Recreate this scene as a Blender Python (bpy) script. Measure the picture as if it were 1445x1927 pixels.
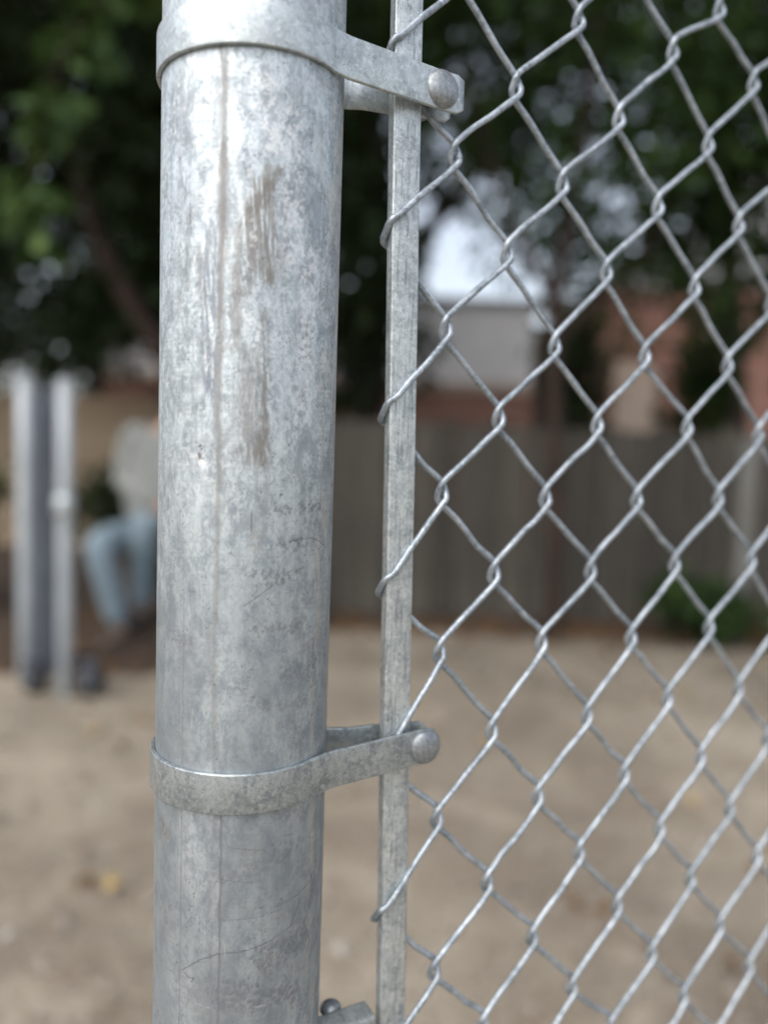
import bpy, bmesh, math, random
import numpy as np
from mathutils import Matrix, Vector

sc = bpy.context.scene
C = sc.collection
for o in list(bpy.data.objects):
    bpy.data.objects.remove(o, do_unlink=True)
random.seed(7)
R_ = math.radians

# ------------------------------------------------------------------ camera, sky, sun, exposure
EYE = 1.05                                   # camera height above the dirt
PITCH, ROLL = 0.07969, 0.03306
fwd = Vector((0, math.cos(PITCH), -math.sin(PITCH)))
upv = Vector((0, math.sin(PITCH), math.cos(PITCH)))
xv = Vector((1, 0, 0))
right = xv * math.cos(ROLL) + upv * math.sin(ROLL)
up2 = upv * math.cos(ROLL) - xv * math.sin(ROLL)
cd = bpy.data.cameras.new('camera')
cam = bpy.data.objects.new('camera', cd)
C.objects.link(cam)
m = Matrix.Identity(4)
for i in range(3):
    m[i][0], m[i][1], m[i][2] = right[i], up2[i], -fwd[i]
m[2][3] = EYE
cam.matrix_world = m
cd.sensor_fit = 'VERTICAL'
cd.sensor_height = 34.62
cd.lens = 26.0
cd.clip_start = 0.02
cd.clip_end = 400
cd.dof.use_dof = True
cd.dof.focus_distance = 0.261
cd.dof.aperture_fstop = 3.3
sc.camera = cam

w = bpy.data.worlds.new('World')
sc.world = w
w.use_nodes = True
wn = w.node_tree
bg = wn.nodes['Background']
sky = wn.nodes.new('ShaderNodeTexSky')
sky.sky_type = 'NISHITA'
sky.sun_disc = False
SUN_EL, SUN_AZ = R_(52), R_(215)             # azimuth clockwise from +Y
sky.sun_elevation = SUN_EL
sky.sun_rotation = SUN_AZ
sky.air_density = 1.0
sky.dust_density = 4.0
sky.ozone_density = 0.6
hsv = wn.nodes.new('ShaderNodeHueSaturation')
hsv.inputs['Saturation'].default_value = 0.5
wn.links.new(sky.outputs[0], hsv.inputs['Color'])
wn.links.new(hsv.outputs[0], bg.inputs['Color'])
bg.inputs['Strength'].default_value = 0.15

sd = bpy.data.lights.new('sun', 'SUN')
sd.energy = 0.5
sd.angle = R_(75)
sd.color = (1.0, 0.975, 0.94)
sun = bpy.data.objects.new('sun', sd)
C.objects.link(sun)
tosun = Vector((math.sin(SUN_AZ) * math.cos(SUN_EL), math.cos(SUN_AZ) * math.cos(SUN_EL), math.sin(SUN_EL)))
sun.rotation_euler = tosun.to_track_quat('Z', 'Y').to_euler()
sun.location = (0, -3, 6)

sc.view_settings.view_transform = 'Standard'
sc.view_settings.look = 'None'
sc.view_settings.exposure = 0.92
sc.view_settings.gamma = 1.0
sc.view_settings.use_curve_mapping = False
sc.render.engine = 'CYCLES'
sc.cycles.use_denoising = True
sc.cycles.max_bounces = 6
sc.cycles.sample_clamp_indirect = 6.0


# ------------------------------------------------------------------ node helper
class NT:
    def __init__(s, name, **kw):
        s.m = bpy.data.materials.new(name)
        s.m.use_nodes = True
        s.t = s.m.node_tree
        s.b = s.t.nodes['Principled BSDF']
        for k, v in kw.items():
            s.set(k, v)

    def set(s, k, v):
        s.put(s.b.inputs[k.replace('_', ' ').title().replace('Ior', 'IOR')], v)

    def put(s, inp, v):
        if hasattr(v, 'is_output'):
            s.t.links.new(v, inp)
        elif inp.type == 'RGBA' and len(v) == 3:
            inp.default_value = (*v, 1)
        else:
            inp.default_value = v

    def math(s, op, a, b=0.0, c=None, clamp=False):
        n = s.t.nodes.new('ShaderNodeMath')
        n.operation = op
        n.use_clamp = clamp
        s.put(n.inputs[0], a)
        s.put(n.inputs[1], b)
        if c is not None:
            s.put(n.inputs[2], c)
        return n.outputs[0]

    def vm(s, op, a, b=(0, 0, 0)):
        n = s.t.nodes.new('ShaderNodeVectorMath')
        n.operation = op
        s.put(n.inputs[0], a)
        if op == 'SCALE':
            s.put(n.inputs['Scale'], b)
        else:
            s.put(n.inputs[1], b)
        return n.outputs['Value'] if op in ('LENGTH', 'DOT_PRODUCT') else n.outputs[0]

    def coord(s, kind='Object'):
        return s.t.nodes.new('ShaderNodeTexCoord').outputs[kind]

    def xyz(s, v):
        n = s.t.nodes.new('ShaderNodeSeparateXYZ')
        s.put(n.inputs[0], v)
        return n.outputs

    def comb(s, x, y, z=0.0):
        n = s.t.nodes.new('ShaderNodeCombineXYZ')
        for i, v in enumerate((x, y, z)):
            s.put(n.inputs[i], v)
        return n.outputs[0]

    def noise(s, v, scale=1.0, detail=3.0, rough=0.5, dist=0.0, sc3=None):
        if sc3:
            v = s.vm('MULTIPLY', v, sc3)
        n = s.t.nodes.new('ShaderNodeTexNoise')
        s.put(n.inputs['Vector'], v)
        n.inputs['Scale'].default_value = scale
        n.inputs['Detail'].default_value = detail
        n.inputs['Roughness'].default_value = rough
        n.inputs['Distortion'].default_value = dist
        return n.outputs[0]

    def voro(s, v, scale=1.0, out='Distance', feature='F1'):
        n = s.t.nodes.new('ShaderNodeTexVoronoi')
        n.feature = feature
        s.put(n.inputs['Vector'], v)
        n.inputs['Scale'].default_value = scale
        return n.outputs[out]

    def step(s, x, a, b, lo=0.0, hi=1.0):
        n = s.t.nodes.new('ShaderNodeMapRange')
        n.interpolation_type = 'SMOOTHSTEP'
        n.clamp = True
        s.put(n.inputs[0], x)
        for i, v in enumerate((a, b, lo, hi)):
            s.put(n.inputs[i + 1], v)
        return n.outputs[0]

    def mix(s, fac, a, b, mode='MIX'):
        n = s.t.nodes.new('ShaderNodeMix')
        n.data_type = 'RGBA'
        n.blend_type = mode
        n.clamp_factor = True
        s.put(n.inputs[0], fac)
        s.put(n.inputs[6], a)
        s.put(n.inputs[7], b)
        return n.outputs[2]

    def bump(s, h, strength=0.3, dist=0.001, normal=None):
        n = s.t.nodes.new('ShaderNodeBump')
        n.inputs['Strength'].default_value = strength
        n.inputs['Distance'].default_value = dist
        s.put(n.inputs['Height'], h)
        if normal is not None:
            s.put(n.inputs['Normal'], normal)
        s.put(s.b.inputs['Normal'], n.outputs[0])
        return n.outputs[0]


# ------------------------------------------------------------------ materials
def mat_pipe():
    n = NT('galvanised_pipe_zinc')
    v = n.coord('UV')                         # millimetres: arc from the seam-side front line, height about eye level
    S, Z, _ = n.xyz(v)
    mot = n.noise(v, 1.0, 5, .62, .4, (.16, .10, 1))           # patina clouds
    spang = n.noise(v, 1.0, 4, .6, 1.2, (.55, .38, 1))         # zinc flakes, 2-3 mm
    grain = n.noise(v, 1.0, 3, .7, 0, (2.6, 2.2, 1))
    streak = n.noise(v, 1.0, 4, .6, .3, (.5, .022, 1))          # vertical run streaks
    fine = n.noise(v, 1.0, 3, .6, .2, (1.5, .06, 1))
    horiz = n.noise(v, 1.0, 3, .65, .5, (.10, 1.15, 1))         # sideways scuff lines
    big = n.noise(v, 1.0, 2, .5, 0, (.035, .016, 1))
    col = n.mix(n.step(mot, .32, .68), (.285, .335, .37), (.54, .61, .645))
    col = n.mix(n.step(spang, .42, .66, 0, .6), col, (.75, .78, .79))
    col = n.mix(n.step(spang, .48, .30, 0, .42), col, (.27, .305, .325))
    salt = n.noise(v, 1.0, 4, .7, .2, (1.1, .9, 1))
    col = n.mix(n.step(salt, .57, .68, 0, .32), col, (.80, .83, .83))
    col = n.mix(n.step(salt, .42, .33, 0, .30), col, (.24, .27, .285))
    col = n.mix(n.step(streak, .53, .70, 0, .50), col, (.33, .345, .36))
    col = n.mix(n.step(streak, .45, .28, 0, .40), col, (.76, .775, .78))
    col = n.mix(n.step(fine, .57, .72, 0, .35), col, (.36, .36, .355))
    smear = n.noise(v, 1.0, 4, .55, 1.2, (.085, .040, 1))
    col = n.mix(n.step(smear, .52, .66, 0, .65), col, (.27, .305, .33))
    col = n.mix(n.step(smear, .46, .33, 0, .5), col, (.66, .72, .74))
    # lower half of the mottled zinc painted darker for its dimmer reflected light
    low_shade = n.math('MULTIPLY', n.step(Z, 30, -110, 0, .85), n.step(big, .15, .55))
    col = n.mix(low_shade, col, n.mix(n.step(mot, .22, .78), (.20, .235, .265), (.345, .385, .41)))
    # faint sideways scuffs
    hm = n.math('MULTIPLY', n.step(horiz, .60, .70), n.step(big, .40, .62))
    col = n.mix(n.math('MULTIPLY', hm, .40), col, (.25, .26, .265))
    # streaky warm tint on the right flank: glow of sunlit surroundings put into the colour
    warm = n.math('MULTIPLY', n.step(S, 14, 30), n.step(n.noise(v, 1, 3, .6, .2, (.2, .03, 1)), .48, .66))
    col = n.mix(n.math('MULTIPLY', warm, .45), col, (.60, .55, .47))
    # individual stains and scratches, stored on the pipe's own vertices
    at = n.t.nodes.new('ShaderNodeAttribute')
    at.attribute_name = 'wear'
    col = n.mix(at.outputs['Alpha'], col, at.outputs['Color'])
    n.set('Base Color', col)
    n.set('Metallic', .70)
    n.set('Roughness', n.math('ADD', n.step(mot, .3, .7, .60, .48), n.math('MULTIPLY', at.outputs['Alpha'], .12)))
    hgt = n.math('ADD', n.math('MULTIPLY', grain, .5), n.math('MULTIPLY', spang, .5))
    hgt = n.math('ADD', hgt, n.math('MULTIPLY', hm, -.5))
    n.bump(hgt, .35, .0002)
    return n.m


def mat_zinc(name, lo, hi, dark, sc=1.0, metallic=.6, rough=.5, pits=.6, vertical=False, bumpd=.00015):
    n = NT(name)
    v = n.vm('SCALE', n.coord('Object'), 1000.0 * sc)
    mot = n.noise(v, .14, 5, .65, .5)
    fl = n.noise(v, .7, 4, .65, .8)
    gr = n.noise(v, 2.2, 3, .7)
    col = n.mix(n.step(mot, .34, .66), lo, hi)
    col = n.mix(n.step(fl, .50, .68, 0, .7), col, tuple(min(.86, c * 1.25) for c in hi))
    col = n.mix(n.step(fl, .46, .30, 0, .6), col, dark)
    if vertical:
        st = n.noise(v, 1, 4, .65, .4, (.9, .9, .05))
        col = n.mix(n.step(st, .52, .66, 0, .65), col, dark)
        col = n.mix(n.step(st, .44, .30, 0, .55), col, tuple(min(.86, c * 1.2) for c in hi))
    pit = n.math('MULTIPLY', n.step(n.noise(v, 1.3, 3, .6, .6), .64, .70), n.step(mot, .45, .6))
    col = n.mix(n.math('MULTIPLY', pit, pits), col, tuple(c * .35 for c in dark))
    n.set('Base Color', col)
    n.set('Metallic', metallic)
    n.set('Roughness', n.step(mot, .3, .7, rough + .08, rough - .08))
    n.bump(n.math('ADD', n.math('ADD', fl, n.math('MULTIPLY', gr, .6)), n.math('MULTIPLY', pit, -1)), .4, bumpd)
    return n.m


def mat_plain(name, a, b, scale=6.0, rough=.8, metallic=0.0, bumps=.2, bd=.01, detail=4, sc3=None, object_rand=0.0):
    n = NT(name)
    v = n.coord('Object')
    f = n.noise(v, scale, detail, .6, .3, sc3)
    col = n.mix(n.step(f, .3, .7), a, b)
    if object_rand:
        oi = n.t.nodes.new('ShaderNodeObjectInfo').outputs['Random']
        h = n.t.nodes.new('ShaderNodeHueSaturation')
        n.put(h.inputs['Color'], col)
        n.put(h.inputs['Value'], n.step(oi, 0, 1, 1 - object_rand, 1 + object_rand))
        col = h.outputs[0]
    n.set('Base Color', col)
    n.set('Roughness', rough)
    n.set('Metallic', metallic)
    if bumps:
        n.bump(f, bumps, bd)
    return n.m


def mat_leaf(name, a, b, c):
    n = NT(name)
    g = n.t.nodes.new('ShaderNodeNewGeometry').outputs['Random Per Island']
    col = n.mix(n.step(g, .0, .7), a, b)
    col = n.mix(n.step(g, .86, 1.0), col, c)
    n.set('Base Color', col)
    n.set('Roughness', .7)
    n.b.inputs['Specular IOR Level'].default_value = .25
    tr = n.t.nodes.new('ShaderNodeBsdfTranslucent')
    n.put(tr.inputs[0], n.mix(.5, col, (.10, .16, .02)))
    mx = n.t.nodes.new('ShaderNodeMixShader')
    mx.inputs[0].default_value = .12
    out = n.t.nodes['Material Output']
    n.t.links.new(n.b.outputs[0], mx.inputs[1])
    n.t.links.new(tr.outputs[0], mx.inputs[2])
    n.t.links.new(mx.outputs[0], out.inputs[0])
    return n.m


def mat_ground():
    n = NT('packed_dirt')
    v = n.coord('Object')
    a = n.noise(v, 1.1, 5, .6, .3)
    b = n.noise(v, 9, 5, .65, .4)
    c = n.noise(v, 60, 4, .7)
    col = n.mix(n.step(a, .35, .65), (.156, .130, .096), (.290, .255, .196))
    col = n.mix(n.step(b, .50, .68, 0, .6), col, (.135, .095, .062))
    col = n.mix(n.step(n.noise(v, .55, 3, .5), .50, .66, 0, .5), col, (.165, .140, .108))
    col = n.mix(n.step(n.noise(v, 2.6, 4, .6, .4), .52, .66, 0, .55), col, (.37, .325, .258))
    col = n.mix(n.step(c, .5, .75, 0, .5), col, (.42, .37, .31))
    col = n.mix(n.step(c, .45, .25, 0, .5), col, (.11, .085, .065))
    n.set('Base Color', col)
    n.set('Roughness', .92)
    n.bump(n.math('ADD', b, n.math('MULTIPLY', c, .4)), .5, .02)
    return n.m


def mat_brick():
    n = NT('red_brick')
    v = n.coord('Object')
    x, y, z = n.xyz(v)
    t = n.t.nodes.new('ShaderNodeTexBrick')
    n.put(t.inputs['Vector'], n.comb(n.math('ADD', x, y), z))
    n.put(t.inputs['Color1'], (.23, .075, .05))
    n.put(t.inputs['Color2'], (.32, .13, .09))
    n.put(t.inputs['Mortar'], (.38, .33, .29))
    t.inputs['Scale'].default_value = 1.0
    t.inputs['Brick Width'].default_value = .22
    t.inputs['Row Height'].default_value = .075
    t.inputs['Mortar Size'].default_value = .008
    n.set('Base Color', t.outputs['Color'])
    n.set('Roughness', .85)
    n.bump(t.outputs['Fac'], -.4, .01)
    return n.m


M = dict(
    pipe=mat_pipe(),
    strap=mat_zinc('galvanised_strap_zinc', (.38, .425, .44), (.56, .605, .61), (.20, .225, .235), .8, .68, .42, .9),
    strap_dull=mat_zinc('dull_strap_zinc', (.245, .275, .29), (.42, .46, .47), (.12, .135, .145), .9, .68, .38, .8),
    bar=mat_zinc('galvanised_bar_zinc', (.38, .42, .43), (.60, .64, .64), (.16, .185, .205), 1.0, .68, .48, .7, True),
    bolt=mat_zinc('galvanised_bolt_zinc', (.23, .25, .265), (.34, .365, .38), (.12, .13, .14), 1.0, .75, .42, .7),
    wire=mat_zinc('galvanised_wire_zinc', (.23, .27, .305), (.46, .51, .555), (.09, .11, .135), .8, .62, .48, .8),
    cast=mat_zinc('dark_cast_zinc', (.24, .26, .26), (.38, .41, .40), (.12, .13, .13), 1.0, .5, .55, .7),
    post=mat_plain('pale_steel', (.33, .37, .40), (.47, .51, .54), 14, .6, .3, .1, .002, sc3=(1, 1, .2)),
    slate=mat_plain('slate_paint', (.055, .065, .085), (.085, .10, .125), 10, .6),
    rubber=mat_plain('black_rubber', (.018, .018, .02), (.035, .035, .037), 30, .7),
    ground=mat_ground(),
    dark_ground=mat_plain('dark_ground_bed', (.026, .017, .011), (.085, .055, .036), 22, .95, 0, .8, .02, 6),  # dark brown mottled ground, darker than the packed dirt
    wood=mat_plain('weathered_fence_wood', (.033, .030, .024), (.072, .065, .053), 5, .85, 0, .5, .004, 5, (6, 6, .5), .28),
    grey_wood=mat_plain('pale_weathered_wood', (.12, .118, .108), (.19, .187, .172), 6, .85, 0, .4, .004, 5, (6, 6, .5)),
    rail=mat_plain('fence_rail_wood', (.07, .062, .052), (.12, .108, .09), 5, .85),
    bark=mat_plain('reddish_bark', (.020, .012, .009), (.042, .025, .018), 12, .95, 0, .8, .02, 5, (1, 1, .25)),
    leaf_dark=mat_leaf('dark_leaf', (.010, .020, .008), (.020, .038, .013), (.050, .085, .022)),
    leaf_mid=mat_leaf('mid_leaf', (.012, .028, .007), (.027, .056, .012), (.075, .13, .025)),
    leaf_light=mat_leaf('light_leaf', (.05, .095, .035), (.085, .15, .045), (.13, .19, .05)),
    yellow=mat_plain('yellow_leaf', (.30, .21, .075), (.40, .29, .11), 20, .7),
    brown_leaf=mat_leaf('brown_leaf', (.10, .05, .02), (.18, .09, .035), (.30, .17, .05)),
    siding=mat_plain('white_siding', (.68, .68, .70), (.80, .80, .82), 1.5, .6, 0, .1, .005),
    trim=mat_plain('beige_trim', (.40, .32, .26), (.48, .39, .32), 3, .7),
    roof=mat_plain('brown_shingle', (.10, .06, .045), (.17, .11, .08), 9, .9),
    glass=mat_plain('dark_window_glass', (.05, .06, .08), (.10, .11, .14), 1, .1),
    brick=mat_brick(),
    stucco=mat_plain('tan_stucco', (.34, .26, .18), (.44, .35, .25), 2.5, .9, 0, .3, .01),
    gravel=mat_leaf('pebble_stone', (.16, .13, .105), (.30, .26, .22), (.42, .39, .35)),
    skin=mat_plain('skin', (.42, .26, .19), (.48, .31, .23), 8, .55, 0, .05),
    shirt=mat_plain('grey_cotton', (.205, .215, .205), (.25, .26, .25), 14, .95, 0, .3, .01),
    jeans=mat_plain('light_blue_denim', (.17, .235, .28), (.25, .325, .375), 16, .9, 0, .3, .01),
    hair=mat_plain('dark_hair', (.012, .009, .007), (.03, .022, .016), 60, .6),
    shoe=mat_plain('brown_suede', (.085, .066, .05), (.13, .10, .078), 20, .9),
    dark_shoe=mat_plain('black_shoe', (.02, .02, .022), (.04, .04, .042), 20, .7),
    eye=mat_plain('eye_white', (.02, .015, .01), (.05, .04, .03), 5, .2),
    timber=mat_plain('dark_timber', (.045, .034, .026), (.08, .06, .045), 8, .9, 0, .4, .005, 5, (1, 8, 8)),
)


# ------------------------------------------------------------------ object helpers
def link(name, me, mat, parent=None, smooth=True, kind=None):
    o = bpy.data.objects.new(name, me)
    C.objects.link(o)
    if mat is not None and not me.materials:
        me.materials.append(mat)
    if smooth and len(me.polygons):
        me.polygons.foreach_set('use_smooth', [True] * len(me.polygons))
    if parent:
        o.parent = parent
    if kind:
        o['kind'] = kind
    return o


def from_bm(name, bm, mat, parent=None, smooth=True, kind=None):
    me = bpy.data.meshes.new(name)
    bm.to_mesh(me)
    bm.free()
    return link(name, me, mat, parent, smooth, kind)


def from_np(name, V, F, mat, parent=None, smooth=False, kind=None):
    me = bpy.data.meshes.new(name)
    V = np.asarray(V, dtype=np.float32)
    F = np.asarray(F, dtype=np.int32)
    k = F.shape[1]
    me.vertices.add(len(V))
    me.vertices.foreach_set('co', V.ravel())
    me.loops.add(F.size)
    me.loops.foreach_set('vertex_index', F.ravel())
    me.polygons.add(len(F))
    me.polygons.foreach_set('loop_start', np.arange(0, F.size, k, dtype=np.int32))
    me.polygons.foreach_set('loop_total', np.full(len(F), k, dtype=np.int32))
    me.update(calc_edges=True)
    return link(name, me, mat, parent, smooth, kind)


def tag(o, label, cat, group=None):
    o['label'] = label
    o['category'] = cat
    if group:
        o['group'] = group
    return o


def empty(name, loc, label, cat, group=None, rotz=0.0):
    o = bpy.data.objects.new(name, None)
    C.objects.link(o)
    o.location = loc
    o.rotation_euler = (0, 0, rotz)
    o.empty_display_size = .05
    return tag(o, label, cat, group)


def catmull(P, per):
    P = np.asarray(P, float)
    P = np.vstack([2 * P[0] - P[1], P, 2 * P[-1] - P[-2]])
    out = []
    t = np.linspace(0, 1, per, endpoint=False)[:, None]
    for i in range(1, len(P) - 2):
        a, b, c, d = P[i - 1], P[i], P[i + 1], P[i + 2]
        out.append(.5 * ((2 * b) + (c - a) * t + (2 * a - 5 * b + 4 * c - d) * t ** 2 + (3 * b - a - 3 * c + d) * t ** 3))
    out.append(P[-2][None])
    return np.vstack(out)


def tube_arrays(P, rad, sides=8, cap=True):
    P = np.asarray(P, float)
    n = len(P)
    rad = np.broadcast_to(np.asarray(rad, float), (n,))
    T = np.gradient(P, axis=0)
    T /= np.linalg.norm(T, axis=1)[:, None] + 1e-12
    N = np.zeros_like(P)
    ref = np.array([1., 0, 0]) if abs(T[0][0]) < .8 else np.array([0, 1., 0])
    v = ref - T[0] * (ref @ T[0])
    for i in range(n):                        # parallel transport
        v = v - T[i] * (v @ T[i])
        v /= np.linalg.norm(v) + 1e-12
        N[i] = v
    B = np.cross(T, N)
    a = np.linspace(0, 2 * np.pi, sides, endpoint=False)
    V = P[:, None] + rad[:, None, None] * (np.cos(a)[None, :, None] * N[:, None] + np.sin(a)[None, :, None] * B[:, None])
    V = V.reshape(-1, 3)
    i, j = np.meshgrid(np.arange(n - 1), np.arange(sides), indexing='ij')
    j2 = (j + 1) % sides
    F = np.stack([i * sides + j, i * sides + j2, (i + 1) * sides + j2, (i + 1) * sides + j], -1).reshape(-1, 4)
    if cap:
        k = len(V)
        V = np.vstack([V, P[:1], P[-1:]])
        e = []
        for q in range(0, sides, 2):
            e.append([k, (q + 2) % sides, q + 1, q])
            e.append([k + 1, (n - 1) * sides + q, (n - 1) * sides + q + 1, (n - 1) * sides + (q + 2) % sides])
        F = np.vstack([F, np.array(e)])
    return V, F


def tube(name, P, rad, mat, parent=None, sides=8, per=0):
    if per:
        P = np.asarray(P, float)
        if np.ndim(rad):
            rad = np.interp(np.linspace(0, len(P) - 1, (len(P) - 1) * per + 1), np.arange(len(P)), rad)
        P = catmull(P, per)
    V, F = tube_arrays(P, rad, sides)
    return from_np(name, V, F, mat, parent, True)


def box_bm(bm, x0, x1, y0, y1, z0, z1, bev=0.0):
    r = bmesh.ops.create_cube(bm, size=1)
    bmesh.ops.scale(bm, vec=(x1 - x0, y1 - y0, z1 - z0), verts=r['verts'])
    bmesh.ops.translate(bm, vec=((x0 + x1) / 2, (y0 + y1) / 2, (z0 + z1) / 2), verts=r['verts'])
    if bev:
        es = list({e for v in r['verts'] for e in v.link_edges})
        bmesh.ops.bevel(bm, geom=es, offset=bev, segments=2, affect='EDGES', profile=.6)
    return bm


def box(name, dims, mat, parent=None, bev=0.0, smooth=False):
    bm = bmesh.new()
    box_bm(bm, *dims, bev)
    return from_bm(name, bm, mat, parent, smooth)


# ------------------------------------------------------------------ ground
def ground_sheet():
    n = 90
    xs = np.sign(np.linspace(-1, 1, n)) * np.abs(np.linspace(-1, 1, n)) ** 3 * 120
    ys = np.sign(np.linspace(-1, 1, n)) * np.abs(np.linspace(-1, 1, n)) ** 3 * 120 + 2.0
    X, Y = np.meshgrid(xs, ys, indexing='ij')
    Zz = .012 * np.sin(X * 2.1 + 1) * np.sin(Y * 1.7) + .008 * np.sin(X * 5.3 + Y * 3.1)
    Zz *= np.exp(-((X ** 2 + Y ** 2) / 400))
    V = np.stack([X, Y, Zz - .012], -1).reshape(-1, 3)
    i, j = np.meshgrid(np.arange(n - 1), np.arange(n - 1), indexing='ij')
    F = np.stack([i * n + j, (i + 1) * n + j, (i + 1) * n + j + 1, i * n + j + 1], -1).reshape(-1, 4)
    return from_np('ground', V, F, M['ground'], None, True, 'structure')


ground_sheet()


def dark_bed(pts, seed, h=.03):
    """A low mound of dark ground with a wavering edge."""
    rnd = random.Random(seed)
    bm = bmesh.new()
    cx = sum(p[0] for p in pts) / len(pts)
    cy = sum(p[1] for p in pts) / len(pts)
    loop = []
    for i, p in enumerate(pts):
        q = pts[(i + 1) % len(pts)]
        k = max(2, int(math.dist(p, q) / .25))
        for j in range(k):
            t = j / k
            loop.append((p[0] + (q[0] - p[0]) * t + rnd.uniform(-.05, .05), p[1] + (q[1] - p[1]) * t + rnd.uniform(-.05, .05)))
    rings = []
    for f, z in ((1.0, -.03), (.97, h * .7), (.9, h), (.6, h), (.25, h)):
        rings.append([bm.verts.new((cx + (x - cx) * f, cy + (y - cy) * f, z + rnd.uniform(-.008, .008))) for x, y in loop])
    for a, b in zip(rings, rings[1:]):
        for i in range(len(loop)):
            j = (i + 1) % len(loop)
            bm.faces.new((a[i], a[j], b[j], b[i]))
    bm.faces.new(rings[-1])
    return from_bm('dark_bed', bm, M['dark_ground'], None, True, 'structure')


dark_bed([(-9, 3.25), (-1.75, 3.35), (-1.0, 3.45), (-.75, 4.1), (-.7, 7.5), (-9, 7.5)], 3)
dark_bed([(-.68, 4.48), (.6, 4.45), (2.4, 4.6), (5.5, 4.6), (5.5, 7.5), (-.68, 7.5)], 4)


def pebbles():
    r = np.random.default_rng(5)
    n = 9000
    Y = 1.15 + r.random(n) ** 1.4 * 3.4
    X = r.uniform(-1, 1, n) * (0.65 * Y + .25)
    s = r.uniform(.002, .008, n) * (1 + (r.random(n) < .08) * 1.8)
    base = np.array([[1, 0, 0], [0, 1, 0], [-1, 0, 0], [0, -1, 0], [0, 0, .7], [0, 0, -.5]])
    F0 = np.array([[0, 1, 4], [1, 2, 4], [2, 3, 4], [3, 0, 4], [1, 0, 5], [2, 1, 5], [3, 2, 5], [0, 3, 5]])
    V = base[None] * s[:, None, None] * r.uniform(.7, 1.3, (n, 6, 1))
    zz = .012 * np.sin(X * 2.1 + 1) * np.sin(Y * 1.7) + .008 * np.sin(X * 5.3 + Y * 3.1) - .011
    V += np.stack([X, Y, zz], -1)[:, None]
    F = (F0[None] + 6 * np.arange(n)[:, None, None]).reshape(-1, 3)
    return from_np('pebbles', V.reshape(-1, 3), F, M['gravel'], None, False, 'stuff')


pebbles()


def leaf_cloud(r, centres, radii, n, size, jitter=.35, droop=.3):
    """Leaf-sized folded faces spread through overlapping ellipsoid clumps."""
    centres = np.asarray(centres, float)
    radii = np.asarray(radii, float)
    vol = np.prod(radii, axis=1)
    idx = r.choice(len(centres), n, p=vol / vol.sum())
    d = r.normal(size=(n, 3))
    d /= np.linalg.norm(d, axis=1)[:, None]
    rr = r.random(n) ** (1 / 2.2)
    P = centres[idx] + d * radii[idx] * rr[:, None] * (1 + jitter * r.normal(size=(n, 1)) * .3)
    ax = r.normal(size=(n, 3)) + np.array([0, 0, -droop])
    ax /= np.linalg.norm(ax, axis=1)[:, None]
    sd_ = np.cross(ax, r.normal(size=(n, 3)) * .7 + np.array([0, 0, 1.0]))
    sd_ /= np.linalg.norm(sd_, axis=1)[:, None] + 1e-9
    nr = np.cross(ax, sd_)
    L = size * r.uniform(.6, 1.35, n)[:, None]
    W = L * r.uniform(.22, .34, n)[:, None]
    a = P
    b = P + ax * L * .5 + sd_ * W + nr * W * .35
    c = P + ax * L
    e = P + ax * L * .5 - sd_ * W + nr * W * .35
    V = np.stack([a, b, c, e], 1).reshape(-1, 3)
    k = np.arange(n)[:, None] * 4
    F = np.concatenate([k + np.array([[0, 1, 2]]), k + np.array([[0, 2, 3]])], 0)
    return V, F


def tree(label, base, limbs, clumps, n, size, mat, seed, name='tree', group=None, sub=7):
    r = np.random.default_rng(seed)
    t = empty(name, base, label, 'tree', group)
    V, F, k = [], [], 0
    for P, ra in limbs:
        P = np.array(P, float)
        P2 = catmull(P, 6)
        rad = np.interp(np.linspace(0, 1, len(P2)), np.linspace(0, 1, len(ra)), ra)
        rad = rad * (1 + .08 * np.sin(np.arange(len(P2)) * 1.7 + seed))
        v, f = tube_arrays(P2, rad, 10)
        V.append(v)
        F.append(f + k)
        k += len(v)
    from_np('trunk', np.vstack(V), np.vstack(F), M['bark'], t, True)
    cs, rs = [], []
    for c, rad in clumps:
        c, rad = np.array(c, float), np.array(rad, float)
        for _ in range(sub):
            d = r.normal(size=3)
            d /= np.linalg.norm(d)
            cs.append(c + d * rad * r.uniform(.35, 1.0))
            rs.append(rad * r.uniform(.28, .55))
    v, f = leaf_cloud(r, cs, rs, n, size)
    from_np('crown', v, f, mat, t, False)
    return t


# left tree: its leaning limb shows between the steel posts and the fence post
tree('dark leafy tree with a leaning reddish limb behind the seated person', (-1.05, 5.2, 0),
     [([(0, 0, -.1), (-.05, 0, .7), (-.35, -.1, 1.5), (-.8, -.2, 2.3), (-1.1, -.1, 3.4), (-1.2, 0, 4.6)], (.11, .10, .075, .06, .045, .02)),
      ([(-.05, 0, .7), (.25, .1, 1.6), (.5, .1, 2.8), (.6, .2, 4.4)], (.08, .07, .05, .02)),
      ([(-.35, -.1, 1.5), (-.3, .5, 2.3), (-.1, .9, 3.5)], (.06, .045, .02))],
     [((-1.6, .2, 3.2), (1.3, 1.1, 1.3)), ((-.2, .2, 3.0), (1.2, 1.1, 1.2)), ((.6, .3, 2.7), (.85, .9, .95)), ((-.9, .1, 4.4), (1.6, 1.3, 1.2)),
      ((.5, .4, 4.2), (1.3, 1.2, 1.2)), ((-.4, .5, 2.0), (1.3, .7, .6)), ((.7, .6, 1.9), (.55, .6, .6)), ((-2.4, .4, 2.6), (.9, .8, .9)), ((-1.3, .5, 1.9), (.7, .6, .5))],
     21000, .115, M['leaf_dark'], 11, sub=9)
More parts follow.
